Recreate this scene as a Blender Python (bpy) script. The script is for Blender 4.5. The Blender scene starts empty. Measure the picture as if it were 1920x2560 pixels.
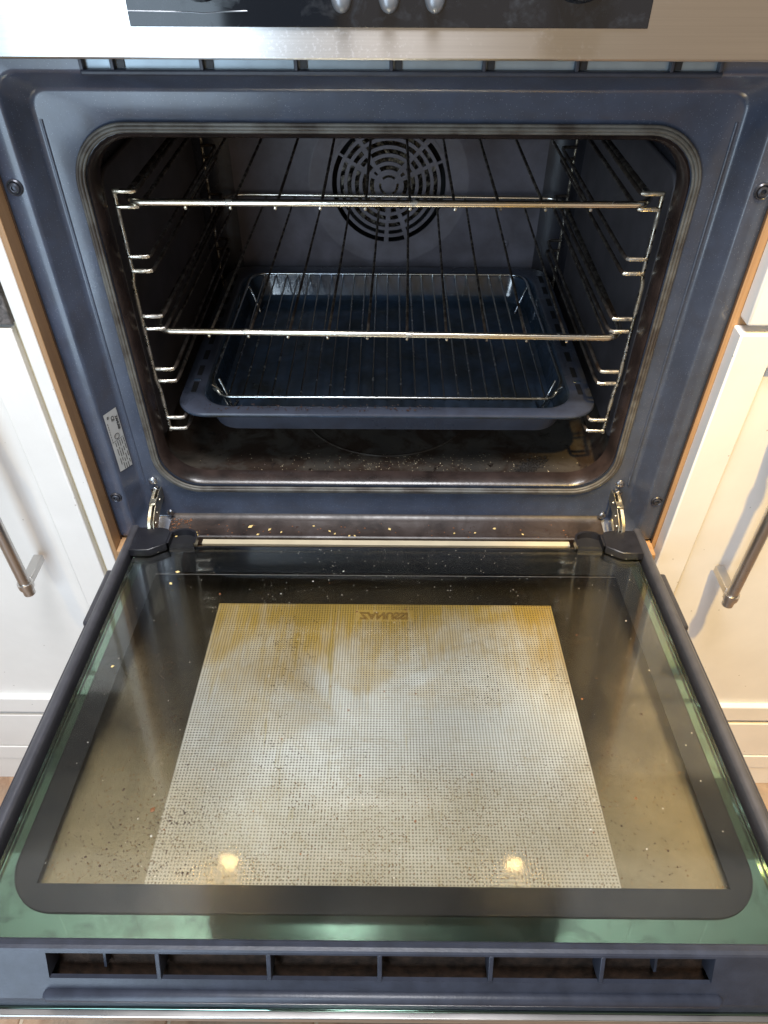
import bpy, bmesh, math, random
from mathutils import Vector, Matrix
random.seed(7)
scene = bpy.context.scene
C = scene.collection
PI = math.pi

# ------------------------------------------------------------------ camera
cam_d = bpy.data.cameras.new('Camera'); cam = bpy.data.objects.new('Camera', cam_d); C.objects.link(cam)
scene.camera = cam
cam_d.sensor_fit = 'VERTICAL'; cam_d.sensor_height = 36.0
cam_d.lens = 1817.24 * 36.0 / 2560.0
cam_d.clip_start = 0.01; cam_d.clip_end = 60
P_, Y_, R_ = 0.7397, 0.0053, 0.0034            # pitch down, yaw, roll
f = Vector((0, math.cos(P_), -math.sin(P_))); u = Vector((0, math.sin(P_), math.cos(P_))); x = Vector((1, 0, 0))
Zr = Matrix.Rotation(Y_, 3, 'Z'); f, u, x = Zr @ f, Zr @ u, Zr @ x
x, u = math.cos(R_) * x + math.sin(R_) * u, -math.sin(R_) * x + math.cos(R_) * u
M = Matrix((x, u, -f)).transposed().to_4x4(); M.translation = Vector((0.0009, -0.578, 0.5356))
cam.matrix_world = M

# ------------------------------------------------------------------ world + lamps
w = bpy.data.worlds.new('World'); scene.world = w; w.use_nodes = True
bg = w.node_tree.nodes['Background']; bg.inputs['Color'].default_value = (0.42, 0.37, 0.32, 1); bg.inputs['Strength'].default_value = 0.20

def area(name, loc, target, sx, sy, power, col, shape='RECTANGLE', spread=None):
    d = bpy.data.lights.new(name, 'AREA'); d.shape = shape; d.size = sx; d.size_y = sy
    d.energy = power; d.color = col
    if spread: d.spread = math.radians(spread)
    o = bpy.data.objects.new(name, d); C.objects.link(o); o.location = loc
    o.rotation_euler = (Vector(target) - Vector(loc)).to_track_quat('-Z', 'Y').to_euler()
    return o
# glazed door behind the viewer to the left, a window at the side, ceiling downlights, and two added fills
area('glazed_door_light', (-0.52, -1.05, 0.20), (-0.40, 0.0, 0.24), 0.42, 1.15, 8.6, (0.66, 0.83, 1.0))
area('window_light', (-0.44, -1.40, 0.92), (-0.32, 0.0, 0.05), 0.28, 0.34, 6.8, (0.68, 0.84, 1.0))
area('overhead_fill', (-0.08, -0.42, 1.75), (-0.06, -0.40, 0.0), 0.6, 0.5, 46, (0.97, 0.97, 1.0))  # added fill that lifts the dotted door print, no known lamp
area('warm_wall_fill', (0.75, -2.0, 0.35), (0.25, 0.0, 0.25), 1.9, 1.5, 5.2, (1.0, 0.76, 0.52))  # added warm fill standing in for a lit wall behind the viewer
def spot(name, loc, target, power, cone, col=(1.0, 0.66, 0.20)):
    d = bpy.data.lights.new(name, 'SPOT'); d.energy = power; d.color = col; d.spot_size = math.radians(cone); d.spot_blend = 0.55; d.shadow_soft_size = 0.035
    o = bpy.data.objects.new(name, d); C.objects.link(o); o.location = loc
    o.rotation_euler = (Vector(target) - Vector(loc)).to_track_quat('-Z', 'Y').to_euler()
spot('ceiling_spotlight', (0.22, -0.85, 1.72), (0.60, -0.02, -0.30), 240, 28)
spot('ceiling_spotlight', (-0.55, -0.85, 1.72), (-0.62, 0.0, -0.15), 36, 27)

scene.view_settings.view_transform = 'Standard'; scene.view_settings.look = 'None'
scene.view_settings.exposure = 0.0; scene.view_settings.gamma = 1.0
scene.view_settings.use_curve_mapping = False
scene.render.engine = 'CYCLES'
scene.cycles.max_bounces = 10; scene.cycles.transparent_max_bounces = 16
scene.cycles.caustics_reflective = False; scene.cycles.caustics_refractive = False

# ------------------------------------------------------------------ material helpers
def new_mat(name):
    m = bpy.data.materials.new(name); m.use_nodes = True
    nt = m.node_tree
    return m, nt, nt.nodes, nt.links, nt.nodes['Principled BSDF']
def tc(nt, scale=1.0, rot=None, kind='Object'):
    t = nt.nodes.new('ShaderNodeTexCoord'); mp = nt.nodes.new('ShaderNodeMapping')
    nt.links.new(t.outputs[kind], mp.inputs['Vector'])
    mp.inputs['Scale'].default_value = (scale,) * 3 if not isinstance(scale, (tuple, list)) else scale
    if rot: mp.inputs['Rotation'].default_value = rot
    return mp.outputs['Vector']
def noise(nt, vec, scale, detail=4, rough=0.55, dist=0.0):
    n = nt.nodes.new('ShaderNodeTexNoise'); nt.links.new(vec, n.inputs['Vector'])
    n.inputs['Scale'].default_value = scale; n.inputs['Detail'].default_value = detail
    n.inputs['Roughness'].default_value = rough; n.inputs['Distortion'].default_value = dist
    return n.outputs['Fac']
def ramp(nt, fac, stops):
    r = nt.nodes.new('ShaderNodeValToRGB'); nt.links.new(fac, r.inputs['Fac'])
    el = r.color_ramp.elements
    while len(el) < len(stops): el.new(0.5)
    for e, (p, c) in zip(el, stops):
        e.position = p; e.color = (c, c, c, 1) if not isinstance(c, (tuple, list)) else (*c, 1)
    return r.outputs['Color']
def mix(nt, fac, a, b, blend='MIX'):
    m = nt.nodes.new('ShaderNodeMix'); m.data_type = 'RGBA'; m.blend_type = blend
    for sock, v in ((m.inputs[0], fac), (m.inputs[6], a), (m.inputs[7], b)):
        if isinstance(v, (int, float)): sock.default_value = v
        elif isinstance(v, (tuple, list)): sock.default_value = (*v, 1)
        else: nt.links.new(v, sock)
    return m.outputs[2]
def math_n(nt, op, a, b=0.0, clamp=False):
    m = nt.nodes.new('ShaderNodeMath'); m.operation = op; m.use_clamp = clamp
    for i, v in enumerate((a, b)):
        if isinstance(v, (int, float)): m.inputs[i].default_value = v
        else: nt.links.new(v, m.inputs[i])
    return m.outputs[0]
def sepxyz(nt, vec):
    s = nt.nodes.new('ShaderNodeSeparateXYZ'); nt.links.new(vec, s.inputs[0]); return s.outputs
def bump(nt, bsdf, h, strength=0.2, dist=0.001):
    b = nt.nodes.new('ShaderNodeBump'); b.inputs['Strength'].default_value = strength; b.inputs['Distance'].default_value = dist
    nt.links.new(h, b.inputs['Height']); nt.links.new(b.outputs['Normal'], bsdf.inputs['Normal'])
def flecks(nt, vec, scale, radius):
    v = nt.nodes.new('ShaderNodeTexVoronoi'); v.feature = 'F1'; v.inputs['Scale'].default_value = scale
    nt.links.new(vec, v.inputs['Vector'])
    near = math_n(nt, 'LESS_THAN', v.outputs['Distance'], radius)
    sep = nt.nodes.new('ShaderNodeSeparateColor'); nt.links.new(v.outputs['Color'], sep.inputs[0])
    return near, sep.outputs[0]
def setp(b, **k):
    names = dict(rough='Roughness', metal='Metallic', spec='Specular IOR Level', coat='Coat Weight', coatr='Coat Roughness', aniso='Anisotropic')
    for n, v in k.items(): b.inputs[names[n]].default_value = v

# simple plain material with subtle unevenness
def plain(name, col, rough=0.5, metal=0.0, var=0.15, nscale=40, bumpv=0.0, rvar=0.1, coat=0.0):
    m, nt, N, L, b = new_mat(name)
    v = tc(nt); n = noise(nt, v, nscale, 5)
    c2 = tuple(max(0, c * (1 - var)) for c in col); c3 = tuple(c * (1 + var) for c in col)
    L.new(ramp(nt, n, [(0.3, c2), (0.7, c3)]), b.inputs['Base Color'])
    n2 = noise(nt, v, nscale * 0.35, 4)
    L.new(math_n(nt, 'ADD', math_n(nt, 'MULTIPLY', n2, rvar * 2), rough - rvar), b.inputs['Roughness'])
    setp(b, metal=metal, coat=coat)
    if bumpv: bump(nt, b, noise(nt, v, nscale * 8, 3), bumpv, 0.0006)
    return m

# speckled blue-grey vitreous enamel
def enamel(name, col, rough=0.36, stain=0.0, stain_col=(0.05, 0.025, 0.012), fleck=0.5, stain_scale=22):
    m, nt, N, L, b = new_mat(name)
    v = tc(nt)
    n = noise(nt, v, 26, 5)
    base = ramp(nt, n, [(0.3, tuple(c * 0.82 for c in col)), (0.7, tuple(c * 1.2 for c in col))])
    near, rnd = flecks(nt, v, 800, 0.24)
    sel = math_n(nt, 'MULTIPLY', near, math_n(nt, 'GREATER_THAN', rnd, 0.80))
    base = mix(nt, math_n(nt, 'MULTIPLY', sel, fleck * 0.5), base, (0.45, 0.48, 0.55))
    if stain:
        s = noise(nt, v, stain_scale, 7, 0.62, 0.4)
        sm = ramp(nt, s, [(0.5 - 0.14 * stain, 0.0), (0.72, 1.0)])
        base = mix(nt, math_n(nt, 'MULTIPLY', sm, min(1, stain)), base, stain_col)
    L.new(base, b.inputs['Base Color'])
    n2 = noise(nt, v, 15, 4)
    L.new(math_n(nt, 'ADD', math_n(nt, 'MULTIPLY', n2, 0.34), rough - 0.17), b.inputs['Roughness'])
    setp(b, spec=0.6)
    bump(nt, b, noise(nt, v, 420, 3), 0.12, 0.0006)
    return m

M_frame = enamel('frame_enamel', (0.048, 0.060, 0.092), 0.34, 0.34, (0.030, 0.023, 0.019), 0.5, 42)
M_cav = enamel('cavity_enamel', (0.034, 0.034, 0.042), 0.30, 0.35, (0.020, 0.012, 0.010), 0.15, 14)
M_frame.node_tree.nodes['Principled BSDF'].inputs['Coat Weight'].default_value = 0.55
M_frame.node_tree.nodes['Principled BSDF'].inputs['Coat Roughness'].default_value = 0.16
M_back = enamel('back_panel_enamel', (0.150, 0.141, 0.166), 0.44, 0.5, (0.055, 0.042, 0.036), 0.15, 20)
M_tray = enamel('tray_enamel', (0.046, 0.074, 0.122), 0.14, 0.9, (0.022, 0.022, 0.009), 0.1, 16)
M_trayrim = enamel('tray_rim_enamel', (0.055, 0.063, 0.088), 0.30, 0.30, (0.03, 0.02, 0.016), 0.15, 60)
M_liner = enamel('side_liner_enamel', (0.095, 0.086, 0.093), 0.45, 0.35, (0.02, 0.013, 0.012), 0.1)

def floor_mat():
    m, nt, N, L, b = new_mat('cavity_floor_enamel')
    v = tc(nt); xyz = sepxyz(nt, v)
    base = ramp(nt, noise(nt, v, 30, 5), [(0.3, (0.046, 0.041, 0.036)), (0.7, (0.074, 0.062, 0.049))])
    s = noise(nt, v, 26, 8, 0.65, 0.6)
    base = mix(nt, ramp(nt, s, [(0.46, 0.0), (0.58, 0.9)]), base, (0.026, 0.014, 0.008))
    s2 = noise(nt, v, 60, 8, 0.7, 0.3)
    base = mix(nt, ramp(nt, s2, [(0.60, 0.0), (0.66, 1.0)]), base, (0.010, 0.006, 0.005))
    L.new(base, b.inputs['Base Color'])
    L.new(ramp(nt, s, [(0.4, 0.30), (0.62, 0.6)]), b.inputs['Roughness'])
    bump(nt, b, s2, 0.35, 0.001)
    return m
M_floorcav = floor_mat()

def wire_mat(name, col=(0.76, 0.74, 0.70), burn=0.5, scale=90, rough=0.24):
    m, nt, N, L, b = new_mat(name)
    v = tc(nt)
    s = noise(nt, v, scale, 6, 0.7)
    k = ramp(nt, s, [(0.62 - 0.3 * burn, 0.0), (0.78 - 0.25 * burn, 1.0)])
    tint = ramp(nt, noise(nt, v, 14, 3), [(0.35, col), (0.65, (col[0], col[1] * 0.90, col[2] * 0.70))])
    L.new(mix(nt, k, tint, (0.035, 0.024, 0.018)), b.inputs['Base Color'])
    L.new(math_n(nt, 'SUBTRACT', 1.0, math_n(nt, 'MULTIPLY', k, 0.85)), b.inputs['Metallic'])
    L.new(math_n(nt, 'ADD', math_n(nt, 'MULTIPLY', k, 0.35), rough), b.inputs['Roughness'])
    bump(nt, b, s, 0.22, 0.0005)
    return m
M_bar = wire_mat('chromed_bar', burn=0.05, scale=70)
M_wire = wire_mat('burnt_shelf_wire', (0.32, 0.29, 0.26), burn=1.0)
M_grill = wire_mat('grill_wire', (0.50, 0.55, 0.62), burn=0.12, scale=40)
M_rackw = wire_mat('rack_wire', (0.22, 0.20, 0.19), burn=1.0)
M_rackf = wire_mat('rack_upright_wire', (0.62, 0.60, 0.57), burn=0.5, scale=60)

def steel_mat():
    m, nt, N, L, b = new_mat('brushed_steel')
    v = tc(nt, (6, 400, 900)); n = noise(nt, v, 1.0, 4)
    v0 = tc(nt)
    # dried droplets and wiping marks left of the middle
    sp = noise(nt, v0, 520, 5, 0.6)
    ax = math_n(nt, 'ABSOLUTE', math_n(nt, 'ADD', sepxyz(nt, v0)[0], 0.035))
    area_ = math_n(nt, 'SUBTRACT', noise(nt, v0, 14, 3), math_n(nt, 'MULTIPLY', ax, 1.1))
    smear = math_n(nt, 'MULTIPLY', ramp(nt, sp, [(0.56, 0.0), (0.62, 1.0)]), ramp(nt, area_, [(0.38, 0.0), (0.52, 1.0)]))
    col = ramp(nt, n, [(0.3, (0.56, 0.55, 0.54)), (0.7, (0.62, 0.61, 0.60))])
    L.new(mix(nt, math_n(nt, 'MULTIPLY', smear, 0.45), col, (0.8, 0.8, 0.82)), b.inputs['Base Color'])
    L.new(math_n(nt, 'SUBTRACT', 1.0, math_n(nt, 'MULTIPLY', smear, 0.16)), b.inputs['Metallic'])
    setp(b, rough=0.32)
    setp(b, aniso=0.95)
    cx = nt.nodes.new('ShaderNodeCombineXYZ'); cx.inputs[2].default_value = 1.0
    L.new(cx.outputs[0], b.inputs['Tangent'])
    bump(nt, b, n, 0.03, 0.0003)
    return m
M_steel = steel_mat()
M_handle = plain('satin_steel', (0.55, 0.53, 0.51), 0.30, 1.0, 0.06)
M_zinc = plain('zinc_hinge', (0.52, 0.47, 0.36), 0.34, 1.0, 0.25, 120, 0.2)
M_screw = plain('screw_steel', (0.42, 0.42, 0.44), 0.32, 1.0, 0.2, 200)
M_screwb = plain('black_screw', (0.06, 0.062, 0.075), 0.35, 0.6, 0.2, 200)
M_dark = plain('dark_void', (0.006, 0.006, 0.007), 0.7)
M_rubberdark = plain('dark_recess', (0.012, 0.012, 0.014), 0.5)

def black_panel():
    m, nt, N, L, b = new_mat('black_control_glass')
    v = tc(nt); s = noise(nt, v, 45, 6, 0.62, 1.2); d = noise(nt, v, 300, 4)
    sm = math_n(nt, 'MULTIPLY', ramp(nt, s, [(0.50, 0.0), (0.68, 1.0)]), ramp(nt, d, [(0.4, 0.2), (0.62, 1.0)]))
    L.new(mix(nt, math_n(nt, 'MULTIPLY', sm, 0.12), (0.010, 0.012, 0.016), (0.25, 0.27, 0.30)), b.inputs['Base Color'])
    L.new(math_n(nt, 'ADD', math_n(nt, 'MULTIPLY', sm, 0.22), 0.07), b.inputs['Roughness'])
    return m
M_blackpanel = black_panel()
M_button = plain('grey_button', (0.30, 0.31, 0.33), 0.35, 0.5, 0.05)
M_plastic = plain('door_plastic', (0.034, 0.034, 0.042), 0.36, 0.0, 0.2, 60, 0.15)
M_rail = plain('door_rail', (0.064, 0.064, 0.074), 0.34, 0.2, 0.12, 80, 0.1)
M_trim = plain('door_trim_plastic', (0.028, 0.032, 0.046), 0.42, 0.0, 0.25, 70, 0.2)
M_blackpl = plain('black_plastic', (0.014, 0.014, 0.018), 0.32, 0.0, 0.3, 90, 0.15)
M_ventfloor = plain('dusty_brown_duct', (0.050, 0.028, 0.018), 0.7, 0.0, 0.6, 160, 0.5)

def gasket_mat():
    m, nt, N, L, b = new_mat('braided_gasket')
    v = tc(nt); n = noise(nt, v, 35, 6, 0.6)
    base = ramp(nt, n, [(0.36, (0.045, 0.034, 0.026)), (0.5, (0.100, 0.090, 0.074)), (0.66, (0.145, 0.138, 0.122))])
    L.new(base, b.inputs['Base Color']); setp(b, rough=0.5)
    bump(nt, b, noise(nt, v, 900, 3), 0.4, 0.0008)
    return m
M_gasket = gasket_mat()
M_lip = plain('burnt_brown_lip', (0.030, 0.020, 0.017), 0.28, 0.0, 0.6, 30, 0.2, 0.15)

def sill_mat():
    m, nt, N, L, b = new_mat('greasy_sill')
    v = tc(nt); n = noise(nt, v, 24, 7, 0.65, 0.5)
    L.new(ramp(nt, n, [(0.34, (0.066, 0.054, 0.050)), (0.50, (0.042, 0.029, 0.024)), (0.64, (0.014, 0.008, 0.006))]), b.inputs['Base Color'])
    L.new(ramp(nt, n, [(0.3, 0.24), (0.7, 0.5)]), b.inputs['Roughness'])
    bump(nt, b, noise(nt, v, 150, 5), 0.2, 0.0008)
    return m
M_sill = sill_mat()

# window glass of the door: clear pane, thin film of grease, scratches
def glass_mat(name, tint, ior, rough, grime, grime_col, gscale, gmin, gmax, refl=(1, 1, 1), spots=0.0, gloss=0.85, veil=0.0):
    m, nt, N, L, b = new_mat(name); N.remove(b)
    out = N['Material Output']
    tr = N.new('ShaderNodeBsdfTransparent'); tr.inputs['Color'].default_value = (*tint, 1)
    gl = N.new('ShaderNodeBsdfGlossy'); gl.inputs['Color'].default_value = (*refl, 1)
    fr = N.new('ShaderNodeFresnel'); fr.inputs['IOR'].default_value = ior
    v = tc(nt)
    n1 = noise(nt, v, gscale, 7, 0.62, 0.5); n2 = noise(nt, v, 160, 4, 0.6)
    L.new(math_n(nt, 'ADD', math_n(nt, 'MULTIPLY', n1, rough * 2), 0.02), gl.inputs['Roughness'])
    mx = N.new('ShaderNodeMixShader'); L.new(fr.outputs[0], mx.inputs[0]); L.new(tr.outputs[0], mx.inputs[1]); L.new(gl.outputs[0], mx.inputs[2])
    df = N.new('ShaderNodeBsdfDiffuse'); df.inputs['Color'].default_value = (*grime_col, 1)
    g = ramp(nt, n1, [(gmin, 0.12), (gmax, 1.0)])
    g = math_n(nt, 'MULTIPLY', g, math_n(nt, 'ADD', math_n(nt, 'MULTIPLY', n2, 0.7), 0.65))
    fac = math_n(nt, 'MULTIPLY', g, grime, True)
    if spots:
        near, rnd = flecks(nt, v, 420, 0.26)
        nr = math_n(nt, 'MULTIPLY', math_n(nt, 'MAXIMUM', math_n(nt, 'SUBTRACT', -0.23, sepxyz(nt, v)[1]), 0.0), 1.5)
        sp = math_n(nt, 'MULTIPLY', near, math_n(nt, 'GREATER_THAN', math_n(nt, 'ADD', math_n(nt, 'MULTIPLY', rnd, noise(nt, v, 14, 3)), nr), 0.53))
        dk = N.new('ShaderNodeBsdfDiffuse'); dk.inputs['Color'].default_value = (0.13, 0.065, 0.025, 1)
    gg = N.new('ShaderNodeBsdfGlossy'); gg.inputs['Color'].default_value = (*[min(1, c * 1.9) for c in grime_col], 1); gg.inputs['Roughness'].default_value = 0.21
    gm = N.new('ShaderNodeMixShader'); gm.inputs[0].default_value = gloss; L.new(df.outputs[0], gm.inputs[1]); L.new(gg.outputs[0], gm.inputs[2])
    m2 = N.new('ShaderNodeMixShader'); L.new(fac, m2.inputs[0]); L.new(mx.outputs[0], m2.inputs[1]); L.new(gm.outputs[0], m2.inputs[2])
    last = m2
    if veil:      # grease plus painted reflection haze, denser along the handle end of the pane
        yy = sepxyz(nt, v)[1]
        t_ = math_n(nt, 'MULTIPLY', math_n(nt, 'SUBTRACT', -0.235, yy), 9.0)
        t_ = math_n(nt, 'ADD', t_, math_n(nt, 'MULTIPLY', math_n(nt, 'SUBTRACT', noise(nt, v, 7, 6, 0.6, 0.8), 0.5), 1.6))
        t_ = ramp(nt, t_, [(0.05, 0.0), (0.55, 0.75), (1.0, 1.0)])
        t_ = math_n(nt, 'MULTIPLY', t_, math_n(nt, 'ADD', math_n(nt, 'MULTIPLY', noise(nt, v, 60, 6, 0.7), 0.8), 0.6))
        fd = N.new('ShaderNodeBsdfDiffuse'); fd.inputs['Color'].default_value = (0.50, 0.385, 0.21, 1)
        mf = N.new('ShaderNodeMixShader'); L.new(math_n(nt, 'MULTIPLY', t_, veil, True), mf.inputs[0]); L.new(m2.outputs[0], mf.inputs[1]); L.new(fd.outputs[0], mf.inputs[2]); m2 = mf; last = mf
    if spots:
        m3 = N.new('ShaderNodeMixShader'); L.new(math_n(nt, 'MULTIPLY', sp, spots), m3.inputs[0]); L.new(m2.outputs[0], m3.inputs[1]); L.new(dk.outputs[0], m3.inputs[2]); last = m3
    L.new(last.outputs[0], out.inputs['Surface'])
    return m
M_glass_in = glass_mat('inner_door_glass', (0.97, 0.985, 0.975), 1.27, 0.05, 0.05, (0.50, 0.44, 0.33), 9, 0.40, 0.75, (1, 1, 1), 0.0, 1.0)
M_glass_mid = glass_mat('greasy_veiled_middle_glass', (0.98, 0.97, 0.95), 1.22, 0.10, 0.20, (0.48, 0.38, 0.24), 8, 0.36, 0.72, (1.0, 0.93, 0.78), 0.8, 0.965, 0.20)

def outer_glass():
    m, nt, N, L, b = new_mat('outer_black_glass'); N.remove(b)
    out = N['Material Output']
    df = N.new('ShaderNodeBsdfDiffuse'); df.inputs['Color'].default_value = (0.012, 0.014, 0.013, 1)
    gl = N.new('ShaderNodeBsdfGlossy'); gl.inputs['Color'].default_value = (0.42, 0.66, 0.55, 1); gl.inputs['Roughness'].default_value = 0.02
    v = tc(nt); n = noise(nt, v, 30, 6, 0.6, 0.5)
    mx = N.new('ShaderNodeMixShader'); L.new(ramp(nt, n, [(0.35, 0.42), (0.6, 0.55)]), mx.inputs[0])
    L.new(df.outputs[0], mx.inputs[1]); L.new(gl.outputs[0], mx.inputs[2]); L.new(mx.outputs[0], out.inputs['Surface'])
    return m
M_glass_out = outer_glass()

def print_mat():
    """white screen print with a grid of dark dots, stained yellow-brown towards the hinge"""
    m, nt, N, L, b = new_mat('dotted_screen_print')
    v = tc(nt); xyz = sepxyz(nt, v)
    pitch = 0.0026
    px = math_n(nt, 'SUBTRACT', math_n(nt, 'FRACT', math_n(nt, 'DIVIDE', xyz[0], pitch)), 0.5)
    py = math_n(nt, 'SUBTRACT', math_n(nt, 'FRACT', math_n(nt, 'DIVIDE', xyz[1], pitch)), 0.5)
    d2 = math_n(nt, 'ADD', math_n(nt, 'MULTIPLY', px, px), math_n(nt, 'MULTIPLY', py, py))
    dots = math_n(nt, 'LESS_THAN', d2, 0.072)
    # the plate around the lettering is unprinted by dots
    plate = math_n(nt, 'MULTIPLY', math_n(nt, 'LESS_THAN', math_n(nt, 'ABSOLUTE', math_n(nt, 'ADD', xyz[0], 0.001)), 0.029),
                   math_n(nt, 'LESS_THAN', math_n(nt, 'ABSOLUTE', math_n(nt, 'ADD', xyz[1], 0.073)), 0.0085))
    dots = math_n(nt, 'MULTIPLY', dots, math_n(nt, 'SUBTRACT', 1.0, plate))
    big = noise(nt, v, 9, 6, 0.6, 0.6); fine = noise(nt, tc(nt, (150, 13, 60)), 1.0, 7, 0.68, 0.7); blot = noise(nt, v, 120, 5, 0.65)
    # grease ran down from the hinge side: stain strength by distance, broken by noise
    grad = math_n(nt, 'MULTIPLY', math_n(nt, 'ADD', xyz[1], 0.205), 6.5)
    st1 = math_n(nt, 'ADD', grad, math_n(nt, 'MULTIPLY', math_n(nt, 'SUBTRACT', big, 0.5), 2.6))
    st2 = math_n(nt, 'ADD', grad, math_n(nt, 'MULTIPLY', math_n(nt, 'SUBTRACT', fine, 0.55), 3.2))
    stain = math_n(nt, 'ADD', math_n(nt, 'MULTIPLY', ramp(nt, st1, [(0.0, 0.0), (0.35, 0.45), (0.6, 0.7), (1.0, 1.0)]), 0.80),
                   math_n(nt, 'MULTIPLY', ramp(nt, st2, [(0.05, 0.0), (0.9, 1.0)]), 0.33), True)
    near, rnd = flecks(nt, v, 420, 0.30)
    nearfront = math_n(nt, 'MULTIPLY', math_n(nt, 'SUBTRACT', -0.10, xyz[1]), 2.2)
    spk = math_n(nt, 'MULTIPLY', near, math_n(nt, 'GREATER_THAN', math_n(nt, 'ADD', rnd, nearfront), 1.22))
    ring_n = noise(nt, v, 34, 7, 0.7, 1.5)
    white = ramp(nt, blot, [(0.30, (0.76, 0.75, 0.73)), (0.55, (0.86, 0.86, 0.87))])
    base = mix(nt, stain, white, (0.60, 0.39, 0.09))
    base = mix(nt, math_n(nt, 'MULTIPLY', ramp(nt, fine, [(0.62, 0.0), (0.72, 1.0)]), 0.45), base, (0.45, 0.36, 0.10))
    base = mix(nt, math_n(nt, 'MULTIPLY', ramp(nt, ring_n, [(0.56, 0.0), (0.58, 1.0), (0.60, 0.25), (0.70, 0.0)]), 0.35), base, (0.42, 0.30, 0.12))
    base = mix(nt, math_n(nt, 'MULTIPLY', spk, 0.55), base, (0.30, 0.18, 0.08))
    base = mix(nt, math_n(nt, 'MULTIPLY', dots, 0.88), base, (0.030, 0.026, 0.018))
    L.new(base, b.inputs['Base Color']); setp(b, rough=0.45)
    return m
M_print = print_mat()
M_coat = None
def coat_mat():
    m, nt, N, L, b = new_mat('green_coated_glass'); N.remove(b)
    out = N['Material Output']; v = tc(nt)
    df = N.new('ShaderNodeBsdfDiffuse'); df.inputs['Color'].default_value = (0.030, 0.042, 0.034, 1)
    gl = N.new('ShaderNodeBsdfGlossy'); gl.inputs['Color'].default_value = (0.20, 0.33, 0.24, 1); gl.inputs['Roughness'].default_value = 0.03
    n = noise(nt, v, 40, 6, 0.6, 0.8)
    mx = N.new('ShaderNodeMixShader'); L.new(ramp(nt, n, [(0.34, 0.45), (0.5, 0.80)]), mx.inputs[0])
    L.new(df.outputs[0], mx.inputs[1]); L.new(gl.outputs[0], mx.inputs[2]); L.new(mx.outputs[0], out.inputs['Surface'])
    return m
M_coat = coat_mat()
M_backing = plain('black_backing', (0.010, 0.008, 0.006), 0.45, 0.0, 0.3, 15)
M_border = plain('dark_glass_border', (0.008, 0.0085, 0.010), 0.22, 0.0, 0.3, 20)
M_logo = plain('brown_lettering', (0.34, 0.19, 0.045), 0.5, 0.0, 0.2, 300)
M_cream = plain('cream_edge', (0.60, 0.52, 0.36), 0.45, 0.0, 0.08)

def white_paint():
    m, nt, N, L, b = new_mat('white_cabinet_paint')
    v = tc(nt); n = noise(nt, v, 12, 5)
    base = ramp(nt, n, [(0.3, (0.74, 0.72, 0.69)), (0.7, (0.82, 0.80, 0.77))])
    near, rnd = flecks(nt, v, 60, 0.06)
    base = mix(nt, math_n(nt, 'MULTIPLY', math_n(nt, 'MULTIPLY', near, math_n(nt, 'GREATER_THAN', rnd, 0.7)), 0.6), base, (0.35, 0.32, 0.28))
    L.new(base, b.inputs['Base Color']); setp(b, rough=0.38)
    bump(nt, b, noise(nt, tc(nt, (260, 260, 16)), 1, 4), 0.14, 0.0006)
    return m
M_white = white_paint()
def wood_mat():
    m, nt, N, L, b = new_mat('oak_edge')
    n = noise(nt, tc(nt, (120, 60, 5)), 1.0, 7, 0.65, 0.6)
    L.new(ramp(nt, n, [(0.3, (0.30, 0.165, 0.075)), (0.55, (0.40, 0.24, 0.12)), (0.75, (0.46, 0.29, 0.155))]), b.inputs['Base Color'])
    setp(b, rough=0.5); bump(nt, b, n, 0.2, 0.0006)
    return m
M_wood = wood_mat()
M_wooddark = plain('dark_gap', (0.05, 0.025, 0.012), 0.7)
def stone_mat():
    m, nt, N, L, b = new_mat('stone_floor_tile')
    v = tc(nt); n = noise(nt, v, 22, 9, 0.68, 0.6); n2 = noise(nt, v, 5, 4)
    base = ramp(nt, n, [(0.3, (0.16, 0.09, 0.055)), (0.5, (0.34, 0.21, 0.13)), (0.7, (0.46, 0.32, 0.21))])
    base = mix(nt, ramp(nt, n2, [(0.5, 0.0), (0.62, 0.7)]), base, (0.24, 0.24, 0.20))
    L.new(base, b.inputs['Base Color']); setp(b, rough=0.55); bump(nt, b, n, 0.5, 0.002)
    return m
M_stone = stone_mat()
M_grout = plain('grout', (0.50, 0.40, 0.29), 0.9)
def darkmetal():
    m, nt, N, L, b = new_mat('dark_mottled_front')
    n = noise(nt, tc(nt), 120, 8, 0.7, 0.8)
    L.new(ramp(nt, n, [(0.35, (0.02, 0.018, 0.017)), (0.6, (0.16, 0.14, 0.13)), (0.75, (0.36, 0.33, 0.31))]), b.inputs['Base Color'])
    setp(b, rough=0.35)
    return m
M_mottle = darkmetal()
M_label = plain('silver_label', (0.60, 0.60, 0.58), 0.45, 0.3, 0.06)
M_ink = plain('label_ink', (0.015, 0.015, 0.018), 0.6)
M_crumb = plain('pale_crumb', (0.72, 0.60, 0.40), 0.8, 0.0, 0.3, 400)
M_seed = plain('sesame_seed', (0.80, 0.58, 0.22), 0.6, 0.0, 0.25, 300)
M_rust = plain('toasted_crumb', (0.22, 0.085, 0.03), 0.7, 0.0, 0.4, 300)
M_soot = plain('soot_black', (0.006, 0.004, 0.003), 0.75, 0.0, 0.4, 300)
M_char = plain('charred_crumb', (0.035, 0.014, 0.008), 0.6, 0.0, 0.4, 300)
M_dust = plain('white_dust', (0.58, 0.54, 0.46), 0.8, 0.0, 0.3, 300)

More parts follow.
